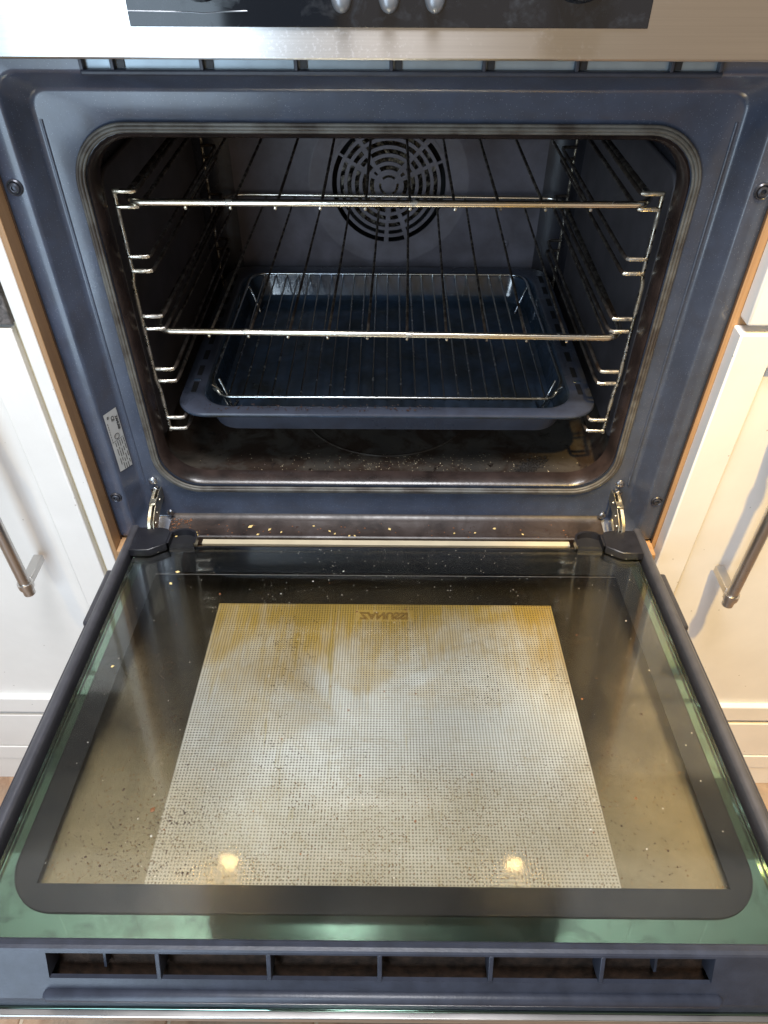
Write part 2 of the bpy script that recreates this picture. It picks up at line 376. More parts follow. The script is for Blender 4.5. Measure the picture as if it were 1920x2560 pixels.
# ------------------------------------------------------------------ mesh helpers
def mk(name, verts, faces, mat, parent=None, smooth=None, mats=None, fmat=None):
    me = bpy.data.meshes.new(name); me.from_pydata([tuple(v) for v in verts], [], faces); me.validate()
    bm = bmesh.new(); bm.from_mesh(me); bmesh.ops.recalc_face_normals(bm, faces=bm.faces); bm.to_mesh(me); bm.free()
    for m_ in (mats or [mat]): me.materials.append(m_)
    if fmat:
        for p, i in zip(me.polygons, fmat): p.material_index = i
    if smooth is not None:
        me.polygons.foreach_set('use_smooth', [True] * len(me.polygons))
        me.set_sharp_from_angle(angle=math.radians(smooth))
    o = bpy.data.objects.new(name, me); C.objects.link(o)
    if parent: o.parent = parent
    return o
class MB:
    def __init__(s): s.v = []; s.f = []
    def add(s, v, f):
        k = len(s.v); s.v += [tuple(p) for p in v]; s.f += [tuple(i + k for i in q) for q in f]; return s
    def box(s, x0, x1, y0, y1, z0, z1):
        return s.add([(x0, y0, z0), (x1, y0, z0), (x1, y1, z0), (x0, y1, z0), (x0, y0, z1), (x1, y0, z1), (x1, y1, z1), (x0, y1, z1)],
                     [(0, 3, 2, 1), (4, 5, 6, 7), (0, 1, 5, 4), (1, 2, 6, 5), (2, 3, 7, 6), (3, 0, 4, 7)])
    def tube(s, pts, r, n=8, closed=False):
        pts = [Vector(p) for p in pts]; N = len(pts); vs = []; prev = None
        for i, p in enumerate(pts):
            a = pts[(i - 1) % N] if (closed or i > 0) else p
            b = pts[(i + 1) % N] if (closed or i < N - 1) else p
            t = (b - a).normalized()
            if prev is None: nrm = t.orthogonal().normalized()
            else: nrm = (prev - t * prev.dot(t)).normalized()
            prev = nrm; bi = t.cross(nrm)
            rr = r[i] if isinstance(r, (list, tuple)) else r
            for j in range(n):
                a_ = 2 * PI * j / n; vs.append(p + (nrm * math.cos(a_) + bi * math.sin(a_)) * rr)
        fs = []
        for i in range(N if closed else N - 1):
            for j in range(n):
                i2 = (i + 1) % N
                fs.append((i * n + j, i * n + (j + 1) % n, i2 * n + (j + 1) % n, i2 * n + j))
        if not closed: fs += [tuple(range(n))[::-1], tuple((N - 1) * n + j for j in range(n))]
        return s.add(vs, fs)
    def prism(s, poly, axis, a, b):
        n = len(poly)
        def P(p, t):
            return (p[0], p[1], t) if axis == 'z' else ((t, p[0], p[1]) if axis == 'x' else (p[0], t, p[1]))
        v = [P(p, a) for p in poly] + [P(p, b) for p in poly]
        f_ = [tuple(range(n)), tuple(range(2 * n - 1, n - 1, -1))] + [(i, (i + 1) % n, n + (i + 1) % n, n + i) for i in range(n)]
        return s.add(v, f_)
    def lathe(s, prof, n, M):
        v = []
        for (r, h) in prof:
            for j in range(n):
                a = 2 * PI * j / n; v.append(M @ Vector((r * math.cos(a), r * math.sin(a), h)))
        f_ = []
        for i in range(len(prof) - 1):
            for j in range(n): f_.append((i * n + j, i * n + (j + 1) % n, (i + 1) * n + (j + 1) % n, (i + 1) * n + j))
        f_ += [tuple(range(n)), tuple((len(prof) - 1) * n + j for j in range(n))]
        return s.add(v, f_)
    def build(s, name, mat, parent=None, smooth=None, bevel=0.0, seg=2):
        o = mk(name, s.v, s.f, mat, parent, smooth)
        if bevel:
            md = o.modifiers.new('bevel', 'BEVEL'); md.width = bevel; md.segments = seg; md.limit_method = 'ANGLE'; md.angle_limit = math.radians(35)
            if smooth is None:
                o.data.polygons.foreach_set('use_smooth', [True] * len(o.data.polygons)); o.data.set_sharp_from_angle(angle=math.radians(40))
        return o
def box(name, x0, x1, y0, y1, z0, z1, mat, parent=None, bevel=0.0):
    return MB().box(x0, x1, y0, y1, z0, z1).build(name, mat, parent, bevel=bevel)
def rr2(x0, x1, z0, z1, r, n=8):
    pts = []
    for cx, cz, a0 in ((x1 - r, z1 - r, 0), (x0 + r, z1 - r, 90), (x0 + r, z0 + r, 180), (x1 - r, z0 + r, 270)):
        for i in range(n + 1):
            a = math.radians(a0 + 90 * i / n); pts.append((cx + r * math.cos(a), cz + r * math.sin(a)))
    return pts
def loft(loops, cap=False, cap0=False):
    n = len(loops[0]); v = [p for l in loops for p in l]; f_ = []
    for i in range(len(loops) - 1):
        for j in range(n): f_.append((i * n + j, i * n + (j + 1) % n, (i + 1) * n + (j + 1) % n, (i + 1) * n + j))
    if cap: f_.append(tuple((len(loops) - 1) * n + j for j in range(n)))
    if cap0: f_.append(tuple(range(n)))
    return v, f_
def tag(o, label, cat, group=None, kind=None):
    if label: o['label'] = label
    if cat: o['category'] = cat
    if group: o['group'] = group
    if kind: o['kind'] = kind
    return o
def empty(name, loc, parent=None):
    o = bpy.data.objects.new(name, None); C.objects.link(o); o.location = loc; o.empty_display_size = 0.05
    if parent: o.parent = parent
    return o
def text_obj(name, body, size, mat, parent, M, offset=0.0, ext=0.0002, spacing=1.0):
    cu = bpy.data.curves.new(name, 'FONT'); cu.body = body; cu.size = size; cu.extrude = ext; cu.offset = offset
    cu.align_x = 'CENTER'; cu.align_y = 'CENTER'; cu.space_character = spacing; cu.resolution_u = 3
    t = bpy.data.objects.new(name, cu); C.objects.link(t)
    bpy.context.view_layer.update()
    me = bpy.data.meshes.new_from_object(t.evaluated_get(bpy.context.evaluated_depsgraph_get()))
    bpy.data.objects.remove(t); me.transform(M); me.materials.clear(); me.materials.append(mat)
    if M.determinant() < 0: me.flip_normals()
    o = bpy.data.objects.new(name, me); C.objects.link(o); o.parent = parent
    return o

# ================================================================== SETTING: floor
FZ = -0.545
fl = box('floor', -1.3, 1.3, -1.1, 0.35, FZ - 0.03, FZ - 0.003, M_grout); tag(fl, None, None, None, 'structure')
tw, td = 0.184, 0.30
tile_me = None
for i in range(-5, 6):
    for j in range(-3, 2):
        x0 = -0.083 + i * tw; y0 = -0.26 + j * td
        if abs(x0 + tw / 2) > 1.0: continue
        if tile_me is None:
            t = box('tile', 0.0025, tw - 0.0025, 0.0025, td - 0.0025, -0.02, 0.0, M_stone, fl, 0.002); tile_me = t.data
        else:
            t = bpy.data.objects.new('tile', tile_me); C.objects.link(t); t.parent = fl
            md = t.modifiers.new('bevel', 'BEVEL'); md.width = 0.002; md.segments = 2
        t.location = (x0, y0, FZ + random.uniform(-0.0008, 0.0008))

wl = box('wall', -1.3, 1.3, 0.58, 0.60, FZ, 1.9, plain('cream_wall_paint', (0.62, 0.55, 0.45), 0.7, 0.0, 0.05, 4)); tag(wl, None, None, None, 'structure')

def glow(name, col, strength):
    m, nt, N, L, b = new_mat(name); b.inputs['Emission Color'].default_value = (*col, 1); b.inputs['Emission Strength'].default_value = strength
    b.inputs['Base Color'].default_value = (0.8, 0.75, 0.6, 1); return m
M_bulb = glow('warm_bulb', (1.0, 0.68, 0.28), 80)
M_hood = plain('black_hood_enamel', (0.012, 0.013, 0.014), 0.25)
hd = empty('extractor_hood', (0, 0.58, 1.17)); tag(hd, 'dark extractor hood with two warm lamps, mirrored in the near edge of the door glass', 'extractor hood')
box('hood_body', -0.385, 0.385, -0.36, 0.0, 0.0, 0.14, M_hood, hd, 0.004)
box('hood_flue', -0.385, 0.385, -0.355, 0.0, 0.142, 1.20, M_hood, hd, 0.004)
for xx in (-0.365, 0.305):
    MB().lathe([(0.017, 0.0), (0.017, -0.003), (0.013, -0.004), (0.001, -0.006)], 24, Matrix.Translation((xx, -0.215, -0.001))).build('hood_lamp', M_bulb, hd, 40)
for s, lbl in ((-1, 'white wall cabinet mirrored in the near left edge of the door glass'), (1, 'white wall cabinet mirrored in the near right edge of the door glass')):
    wc = empty('wall_cabinet', (s * 0.65, 0.58, 0.98)); tag(wc, lbl, 'wall cabinet', 'white wall cabinets over the worktop')
    box('carcass', -0.255, 0.255, -0.30, 0.0, 0.0, 0.75, M_white, wc)
    for k_ in range(3): box('door_board', -0.255 + 0.17 * k_ + 0.001, -0.255 + 0.17 * (k_ + 1) - 0.001, -0.322, -0.301, 0.002, 0.748, M_white, wc, 0.002)

# ================================================================== OVEN
oven = empty('oven', (0, 0, -0.03))
tag(oven, 'built-in oven with blue-grey enamel frame and its glass door lowered open', 'oven')
OV = Vector((0, 0, 0.03))
def ov(o): o.location = Vector(o.location) + OV; o.parent = oven; return o

# --- front frame
def fl_(hw, z0, z1, r, y): return [(px, y, pz) for px, pz in rr2(-hw, hw, z0, z1, r)]
loops = [fl_(0.2955, -0.031, 0.446, 0.003, 0.02), fl_(0.2955, -0.031, 0.446, 0.003, 0.001), fl_(0.2945, -0.030, 0.445, 0.003, 0.0),
         fl_(0.2785, -0.0295, 0.4225, 0.016, 0.0), fl_(0.2770, -0.0280, 0.4205, 0.016, 0.0006), fl_(0.2758, -0.0265, 0.4185, 0.015, 0.0025),
         fl_(0.2668, -0.0205, 0.4075, 0.015, 0.0195), fl_(0.2652, -0.019, 0.4055, 0.014, 0.0214), fl_(0.2625, -0.0175, 0.4030, 0.012, 0.022),
         fl_(0.2470, 0.0125, 0.3850, 0.048, 0.022), fl_(0.2460, 0.014, 0.3842, 0.047, 0.0225), fl_(0.2385, 0.0294, 0.3757, 0.040, 0.0225),
         fl_(0.2378, 0.0302, 0.3750, 0.040, 0.024)]
v_, f_ = loft(loops); ov(mk('front_frame', v_, f_, M_frame, None, 50))
# raised bead on both uprights of the frame
for s in (-1, 1):
    ov(MB().tube([(s * 0.2608, 0.0222, 0.03), (s * 0.2608, 0.0222, 0.385)], 0.0014, 8).build('pressed_bead', M_frame, None, 60))

# --- gasket rope (three strands side by side) and burnt inner lip
g = MB()
for k, (dx, dy, rr_) in enumerate(((0.0, 0.0, 0.0017), (0.0024, 0.0006, 0.0014), (-0.0024, 0.0008, 0.0014))):
    lp = [(px, 0.0195 + dy, pz) for px, pz in rr2(-0.2425 - dx, 0.2425 + dx, 0.0215 - dx, 0.3800 + dx, 0.044 + dx, 14)]
    g.tube(lp, rr_, 8, True)
ov(g.build('gasket', M_gasket, None, 60))
v_, f_ = loft([fl_(0.2395, 0.0265, 0.3765, 0.040, 0.0235), fl_(0.2370, 0.0292, 0.3742, 0.040, 0.0205), fl_(0.2345, 0.0318, 0.3722, 0.039, 0.0235), fl_(0.2338, 0.0325, 0.3716, 0.039, 0.040)])
ov(mk('inner_lip', v_, f_, M_lip, None, 60))

# --- cavity liner
def cav(ins, y, r=0.032): return [(px, y, pz) for px, pz in rr2(-0.2490 + ins, 0.2490 - ins, 0.0215 + ins, 0.3800 - ins, max(0.006, r - ins * 0.5))]
YB = 0.4350; rb = 0.042
loops = [[(a, 0.038, c) for a, _, c in fl_(0.2342, 0.0322, 0.3720, 0.039, 0.0)], cav(0.004, 0.042), cav(0.0, 0.050)]
for i in range(7): loops.append(cav(0, 0.06 + (YB - rb - 0.06) * i / 6.0))
for i in range(1, 9):
    a = math.radians(90 * i / 8); loops.append(cav(rb * (1 - math.cos(a)), YB - rb + rb * math.sin(a)))
last = loops[-1]
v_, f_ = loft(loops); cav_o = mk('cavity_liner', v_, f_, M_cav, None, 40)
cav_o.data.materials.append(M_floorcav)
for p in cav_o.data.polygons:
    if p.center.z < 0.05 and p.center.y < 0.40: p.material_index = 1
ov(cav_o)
pts = [(0.105 * math.cos(a), 0.185 + 0.105 * math.sin(a), 0.0218) for a in [2 * PI * i / 48 for i in range(48)]]
ov(MB().tube(pts, 0.0012, 6, True).build('pressed_ring', M_floorcav, None, 60))

# --- back panel, fan cover, fan wheel
FC = (0.0005, 0.2030); FR = 0.0800
last_d = []
for i in range(len(last)):
    p, q = Vector(last[i]), Vector(last[(i + 1) % len(last)]); k_ = max(1, int((q - p).length / 0.012))
    last_d += [tuple(p.lerp(q, t_ / k_)) for t_ in range(k_)]
def ring(r, y):
    out = []
    for (a, _, c) in last_d:
        an = math.atan2(c - FC[1], a - FC[0]); out.append((FC[0] + r * math.cos(an), y, FC[1] + r * math.sin(an)))
    return out
v_, f_ = loft([last_d, ring(0.1095, YB), ring(0.1075, YB - 0.0008), ring(0.1050, YB - 0.0006), ring(0.090, YB - 0.0006), ring(FR, YB)])
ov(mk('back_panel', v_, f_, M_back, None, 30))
# cover: polar plate with arc slots
rings = [(0.000, 0.0100, None), (0.0100, 0.0132, 'c'), (0.0132, 0.0200, None), (0.0200, 0.0255, 's'), (0.0255, 0.0300, None), (0.0300, 0.0355, 's'), (0.0355, 0.0400, None),
         (0.0400, 0.0455, 's'), (0.0455, 0.0500, None), (0.0500, 0.0555, 's'), (0.0555, 0.0600, None), (0.0600, 0.0652, 's'), (0.0652, 0.0695, None), (0.0695, 0.0760, 's'), (0.0760, FR + 0.0012, None)]
NA = 144
mb = MB()
def is_slot(kind, deg, ri):
    if kind == 'c': return min(abs((deg - c + 180) % 360 - 180) for c in (90, 210, 330)) < 42
    if kind != 's': return False
    off = 3.2 * (ri / 0.07)
    for c in (270, 128, 50, 293, 27, 152):
        wdt = (0.0030 / max(ri, 0.012)) * 180 / PI
        if abs((deg - c + off + 180) % 360 - 180) < wdt: return False
    return True
for (r0, r1, kind) in rings:
    for j in range(NA):
        deg = (j + 0.5) * 360 / NA
        if is_slot(kind, deg, (r0 + r1) / 2): continue
        a0, a1 = 2 * PI * j / NA, 2 * PI * (j + 1) / NA
        q = []
        for (rr_, an) in ((r0, a0), (r1, a0), (r1, a1), (r0, a1)): q.append((FC[0] + max(rr_, 0.0002) * math.cos(an), FC[1] + max(rr_, 0.0002) * math.sin(an)))
        mb.add([(a, YB - 0.0012, c) for a, c in q] + [(a, YB + 0.0015, c) for a, c in q], [(0, 1, 2, 3), (7, 6, 5, 4), (0, 4, 5, 1), (1, 5, 6, 2), (2, 6, 7, 3), (3, 7, 4, 0)])
fan = ov(mb.build('fan_cover', M_back))
rec = MB()
n = 48
rec.lathe([(0.084, 0.0), (0.084, 0.045), (0.001, 0.0451)], n, Matrix.Translation((FC[0], YB + 0.0022, FC[1])) @ Matrix.Rotation(-PI / 2, 4, 'X'))
rec.f = [q for q in rec.f if len(q) < 20]
ov(rec.build('fan_housing', M_dark, None))
fw = MB()
for j in range(22):
    a = 2 * PI * j / 22; c_, s_ = math.cos(a), math.sin(a); ca, sa = math.cos(a + 0.45), math.sin(a + 0.45)
    p0 = (FC[0] + 0.034 * c_, FC[1] + 0.034 * s_); p1 = (FC[0] + 0.066 * ca, FC[1] + 0.066 * sa)
    fw.add([(p0[0], YB + 0.010, p0[1]), (p1[0], YB + 0.010, p1[1]), (p1[0], YB + 0.030, p1[1]), (p0[0], YB + 0.030, p0[1])], [(0, 1, 2, 3)])
fw.lathe([(0.066, 0.0), (0.066, 0.002), (0.001, 0.002)], 40, Matrix.Translation((FC[0], YB + 0.031, FC[1])) @ Matrix.Rotation(-PI / 2, 4, 'X'))
ov(fw.build('fan_wheel', wire_mat('fan_metal', (0.42, 0.39, 0.34), 0.8, 160, 0.5), None))
for px, pz in ((0.165, 0.125),):
    ov(MB().lathe([(0.005, 0), (0.005, 0.001), (0.002, 0.0025), (0.0005, 0.0015)], 16, Matrix.Translation((px, YB - 0.0005, pz)) @ Matrix.Rotation(PI / 2, 4, 'X')).build('back_panel_screw', M_back, None, 40))

# --- side liners with clipped front top corner
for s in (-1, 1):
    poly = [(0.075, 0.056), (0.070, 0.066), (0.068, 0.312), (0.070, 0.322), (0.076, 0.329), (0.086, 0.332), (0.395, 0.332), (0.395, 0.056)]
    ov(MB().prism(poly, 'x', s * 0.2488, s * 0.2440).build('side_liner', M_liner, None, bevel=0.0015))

# --- control panel
cp = MB().box(-0.2975, 0.2975, -0.022, 0.0, 0.4320, 0.5700).build('control_panel', M_steel, None, bevel=0.0015); ov(cp)
def sub(o, part):           # sub-part of an oven part: keep its world place
    o.parent = part; o.location = Vector(o.location); return o
dg = MB().prism([(-0.1665, 0.4505), (0.1663, 0.4505), (0.1663, 0.5550), (-0.1665, 0.5550)], 'y', -0.0228, -0.0215).build('display_glass', M_blackpanel, cp, bevel=0.0004)
for bxx in (-0.0300, 0.0, 0.0290):
    m_ = Matrix.Translation((bxx, -0.0228, 0.4670)) @ Matrix.Rotation(PI / 2, 4, 'X') @ Matrix.Diagonal((1, 1.35, 1, 1))
    MB().lathe([(0.0066, 0), (0.0064, 0.003), (0.0050, 0.0050), (0.0025, 0.0060), (0.0004, 0.0062)], 24, m_).build('button', M_button, cp, 60)
for bxx in (-0.1182, 0.1190):
    m_ = Matrix.Translation((bxx, -0.0228, 0.4860)) @ Matrix.Rotation(PI / 2, 4, 'X')
    d_ = MB().lathe([(0.0222, 0), (0.0222, 0.0015), (0.0205, 0.002), (0.0195, 0.001), (0.0190, 0.016), (0.0170, 0.018), (0.0004, 0.018)], 40, m_).build('dial', M_blackpanel, cp, 40)
# thin moulding line under the left dial
MB().tube([(-0.1660, -0.0229, 0.4590), (-0.1270, -0.0229, 0.4585), (-0.1180, -0.0229, 0.4578), (-0.1050, -0.0229, 0.4588), (-0.09, -0.0229, 0.4592)], 0.0004, 6).build('printed_line', M_button, cp)

# --- vent rail below the panel
vr = MB().box(-0.2120, 0.2290, -0.0075, 0.0, 0.4195, 0.4232)
ov(vr.build('vent_rail', M_trim, None, bevel=0.0012))
vrail = bpy.data.objects['vent_rail']
box('vent_backing', -0.2100, 0.2270, -0.0016, -0.0006, 0.4225, 0.4315, plain('pale_duct_metal', (0.30, 0.36, 0.40), 0.35, 0.4), vrail)
for xr in (-0.2105, -0.1892, -0.1280, -0.0634, 0.0018, 0.0652, 0.1286, 0.1934, 0.2266):
    MB().box(xr - 0.0013, xr + 0.0013, -0.0070, 0.0004, 0.4230, 0.4318).build('vent_rib', M_trim, vrail, bevel=0.0005)
    if abs(xr) < 0.2: MB().box(xr + 0.0026, xr + 0.0075, -0.0030, -0.0004, 0.4236, 0.4318).build('vent_stop', M_rubberdark, vrail)

# --- screws in the flange, washers
def screw(x, y, z, r, mat, collar=True):
    m_ = Matrix.Translation((x, y, z)) @ Matrix.Rotation(PI / 2, 4, 'X')
    prof = [(r, 0), (r, 0.0012), (r * 0.86, 0.0022), (r * 0.66, 0.0012), (r * 0.62, 0.0026), (r * 0.42, 0.0032), (r * 0.34, 0.0031), (r * 0.30, 0.0014), (r * 0.05, 0.0012)] if collar else \
           [(r, 0), (r * 0.95, 0.0012), (r * 0.6, 0.0024), (r * 0.38, 0.0025), (r * 0.30, 0.0012), (r * 0.04, 0.0010)]
    return ov(MB().lathe(prof, 24, m_).build('screw', mat, None, 35))
for s in (-1, 1):
    screw(s * 0.2861, 0, 0.3428, 0.0063, M_screwb); screw(s * 0.2861, 0, 0.0272, 0.0060, M_screwb)
    screw(s * 0.2517, 0.022, 0.0316, 0.0048, M_screw, False); screw(s * 0.2400, 0.018, -0.0115, 0.0042, M_screw, False)

# --- rating label on the recess wall
lab = ov(MB().add([(-0.27475, 0.0030, 0.0590), (-0.26680, 0.0180, 0.0570), (-0.26680, 0.0180, 0.1290), (-0.27475, 0.0030, 0.1290)], [(0, 1, 2, 3)]).build('rating_label', M_label))
ey = Vector((0.00795, 0.0150, 0)).normalized(); ex = Vector((0, 0, -1)); ez = ex.cross(ey)
def LM(yy, z):   # frame on the label: text runs downwards
    p = Vector((-0.27475, 0.0030, 0)) + ey * yy + ez * 0.00025; p.z = z
    m_ = Matrix((ex, ey, ez)).transposed().to_4x4(); m_.translation = p; return m_
text_obj('label_lettering', 'ZANUSSI', 0.0040, M_ink, lab, LM(0.0140, 0.1130), 0.00012, 0.00003)
text_obj('label_lettering', 'CE', 0.0050, M_ink, lab, LM(0.0092, 0.1200), 0.0001, 0.00003)
text_obj('label_lettering', 'N', 0.0034, M_ink, lab, LM(0.0040, 0.1235), 0.0001, 0.00003)
lm = MB()
def labar(y0, y1, z0, z1):
    q = [LM(yy, zz).translation for yy, zz in ((y0, z0), (y1, z0), (y1, z1), (y0, z1))]; lm.add(q, [(0, 1, 2, 3)])
labar(0.0008, 0.0160, 0.0949, 0.0953)
for r_ in range(5):
    zt = 0.0935
    while zt > 0.064:
        ln = random.uniform(0.0025, 0.009); labar(0.0150 - r_ * 0.0027, 0.0158 - r_ * 0.0027, zt - ln, zt); zt -= ln + random.uniform(0.001, 0.004)
zt = 0.1180
while zt > 0.096: labar(0.0014, 0.0020, zt - 0.0022, zt); zt -= 0.0030
lm.build('label_print', M_ink, lab)
cc = LM(0.0085, 0.0995).translation
MB().tube([LM(0.0085 + 0.0030 * math.cos(a), 0.0995 + 0.0030 * math.sin(a)).translation for a in [2 * PI * i / 24 for i in range(24)]], 0.00025, 4, True).build('label_symbol', M_ink, lab)

# --- sill below the opening
v_ = []
prof = [(0.0215, -0.0150), (0.0190, -0.0178), (0.012, -0.0190), (-0.003, -0.0200), (-0.0080, -0.0204), (-0.0100, -0.0192), (-0.0118, -0.0200), (-0.0122, -0.0300), (0.0215, -0.0300)]
sl = MB().prism(prof, 'x', -0.2400, 0.2400).build('sill', M_sill, None, 50); ov(sl)

ov(box('cream_strip', -0.2000, 0.2000, -0.0195, -0.0124, -0.0260, -0.0222, M_cream, None, 0.0006))
# --- hinges
for s in (-1, 1):
    poly = [(0.0235, 0.0225), (0.012, 0.0245), (-0.002, 0.0215), (-0.014, 0.0170), (-0.0225, 0.0120), (-0.0275, 0.0030), (-0.0285, -0.0090), (-0.0215, -0.0120), (-0.014, -0.0020), (0.000, 0.0055), (0.0235, 0.0090)]
    h = MB(); h.prism(poly, 'x', s * 0.2515, s * 0.2475); h.prism([(a, b) for a, b in poly], 'x', s * 0.2455, s * 0.2440)
    h.box(min(s * 0.2515, s * 0.2440), max(s * 0.2515, s * 0.2440), -0.006, 0.004, 0.0195, 0.0225)
    hg = ov(h.build('hinge', M_zinc, None, bevel=0.0006))
    MB().tube([(s * 0.2545, 0.0215, 0.009), (s * 0.2545, 0.0185, 0.0215), (s * 0.2505, 0.0180, 0.0250), (s * 0.2465, 0.0185, 0.0215), (s * 0.2465, 0.0215, 0.009)], 0.0011, 8).build('hinge_clip', M_screw, hg, 60)
    for (py, pz, rr_) in ((-0.018, 0.0065, 0.0022), (-0.008, 0.0120, 0.0016), (0.008, 0.0165, 0.0018)):
        MB().lathe([(rr_, 0), (rr_ * 0.9, 0.0007), (rr_ * 0.3, 0.0010)], 14, Matrix.Translation((s * 0.2440, py, pz)) @ Matrix.Rotation(-s * PI / 2, 4, 'Y')).build('rivet', M_zinc, hg, 40)
    MB().box(min(s * 0.2555, s * 0.2525), max(s * 0.2555, s * 0.2525), -0.036, -0.022, -0.016, -0.001).build('hinge_tongue', M_zinc, hg, bevel=0.0005)

# ------------------------------------------------------------------ DOOR (lowered, resting a few degrees above level)
DANG = math.atan(0.0967)
door = MB().box(-0.2735, -0.2620, -0.404, 0.006, -0.0435, -0.012).box(0.2620, 0.2735, -0.404, 0.006, -0.0435, -0.012).box(-0.262, 0.262, -0.0125, -0.0060, -0.0435, -0.0090).build('door', M_blackpl, oven, bevel=0.0008)
door.location = Vector((0, -0.03, 0)) + OV; door.rotation_euler = (-DANG, 0, 0)
D = door
box('outer_glass', -0.2970, 0.2970, -0.4205, -0.0160, -0.0485, -0.0440, M_glass_out, D, 0.001)
for s in (-1, 1):
    prof = [(s * 0.2625, -0.0115), (s * 0.2625, 0.0010), (s * 0.2632, 0.0030), (s * 0.2650, 0.0042), (s * 0.2680, 0.0042), (s * 0.2705, 0.0030), (s * 0.2722, 0.0002), (s * 0.2735, -0.006), (s * 0.2735, -0.0115)]
    MB().prism(prof, 'y', 0.012, -0.4000).build('side_rail', M_rail, D, 40)
    x0, x1 = sorted((s * 0.2740, s * 0.2968))
    box('side_strip', x0, x1, -0.4190, -0.020, -0.0436, -0.0395, M_plastic, D, 0.0012)
    x0, x1 = sorted((s * 0.2740, s * 0.2990))
    box('side_strip_cap', x0, x1, -0.0920, -0.0125, -0.0460, -0.0370, M_plastic, D, 0.0025)
box('inner_glass', -0.2567, 0.2567, -0.3985, -0.0138, -0.0040, 0.0, M_glass_in, D)
# printed border under the inner pane: rounded outside, square inside
outer = rr2(-0.2465, 0.2465, -0.3790, -0.0150, 0.034, 10)
def to_rect(p, x0, x1, y0, y1):   # matching point on the inner rectangle
    cx, cy = (x0 + x1) / 2, (y0 + y1) / 2; dx, dy = p[0] - cx, p[1] - cy
    sx = (x1 - x0) / 2; sy = (y1 - y0) / 2
    return (max(x0, min(x1, p[0] * 1.2)), max(y0, min(y1, cy + dy * 1.2)))
inner = [to_rect(p, -0.2290, 0.2290, -0.3615, -0.0524) for p in outer]
v_, f_ = loft([[(a, b, -0.0046) for a, b in outer], [(a, b, -0.0046) for a, b in inner]])
mk('glass_border_print', v_, f_, M_border, D)
for off, rr_ in ((0.0, 0.0006),):
    lp = [(a, b, -0.0046) for a, b in rr2(-0.2470 - off, 0.2470 + off, -0.3795 - off, -0.0155 + min(off, 0.001), 0.0345 + off, 10)]
    MB().tube(lp, rr_, 5, True).build('border_line', M_rail if off else M_border, D)
v_, f_ = loft([[(a, b, -0.0058) for a, b in rr2(-0.2566, 0.2566, -0.3984, -0.0139, 0.0004, 10)], [(a, b, -0.0058) for a, b in rr2(-0.2455, 0.2455, -0.3780, -0.0160, 0.034, 10)]])
mk('coated_glass_edge', v_, f_, M_coat, D)
box('black_backing_print', -0.2618, 0.2618, -0.3950, -0.0127, -0.04385, -0.0436, M_backing, D)
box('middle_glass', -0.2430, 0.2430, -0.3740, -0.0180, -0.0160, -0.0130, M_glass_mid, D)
box('dotted_print', -0.1705, 0.1695, -0.3700, -0.0572, -0.0434, -0.0431, M_print, D)
text_obj('lettering', 'ZANUSSI', 0.0128, M_logo, D, Matrix.Translation((-0.0012, -0.0730, -0.0429)) @ Matrix.Diagonal((0.96, -1, 1, 1)), 0.0007, 0.0001)
# front (top) trim with air vents
P2 = Vector((0, -0.4052, 0.0016)); P3 = Vector((0, -0.4180, -0.0345)); dirn = (P3 - P2); nrm = Vector((0, dirn.z, -dirn.y)).normalized()
if nrm.y > 0: nrm = -nrm
def FP(xx, s, d=0.0): p = P2 + dirn * s + nrm * d; return (xx, p.y, p.z)
prof = [(-0.3972, -0.0060), (-0.3972, 0.0006), (-0.3985, 0.0018), (-0.4020, 0.0028), (-0.4042, 0.0026), (P2.y, P2.z)]
tr = MB().prism([(a, b) for a, b in prof] + [(-0.4000, -0.0060)], 'x', -0.2965, 0.2965)
VX0, VX1, S0, S1 = -0.2050, 0.2020, 0.04, 0.56
def face(x0, x1, s0, s1):
    tr.add([FP(x0, s0), FP(x1, s0), FP(x1, s1), FP(x0, s1)], [(0, 1, 2, 3)])
face(-0.2965, 0.2965, 0, S0); face(-0.2965, VX0, S0, S1); face(VX1, 0.2965, S0, S1); face(-0.2965, 0.2965, S1, 1.0)
tr.add([(-0.2965, P3.y, P3.z), (0.2965, P3.y, P3.z), (0.2965, P3.y - 0.0008, -0.0435), (-0.2965, P3.y - 0.0008, -0.0435)], [(0, 1, 2, 3)])
tr.add([FP(VX0, S0), FP(VX1, S0), FP(VX1, S0 + 0.18, -0.012), FP(VX0, S0 + 0.18, -0.012)], [(0, 1, 2, 3)])
tr.add([FP(VX0, S1), FP(VX1, S1), FP(VX1, S1, -0.003), FP(VX0, S1, -0.003)], [(0, 1, 2, 3)])
for xx in (VX0, VX1): tr.add([FP(xx, S0), FP(xx, S1), FP(xx, S1, -0.014), FP(xx, S0 + 0.22, -0.014)], [(0, 1, 2, 3)])
for s in (-1, 1): tr.add([(s * 0.2965, -0.3972, 0.0006), (s * 0.2965, P2.y, P2.z), (s * 0.2965, P3.y, P3.z), (s * 0.2965, P3.y, -0.0435), (s * 0.2965, -0.3972, -0.0435)], [(0, 1, 2, 3, 4)])
tr.build('top_trim', M_trim, D)
MB().add([FP(-0.2965, 0.22, -0.0150), FP(0.2965, 0.22, -0.0150), FP(0.2965, 1.0, -0.0150), FP(-0.2965, 1.0, -0.0150)], [(0, 1, 2, 3)]).build('vent_duct', M_ventfloor, D)
pitch = (VX1 - VX0) / 6
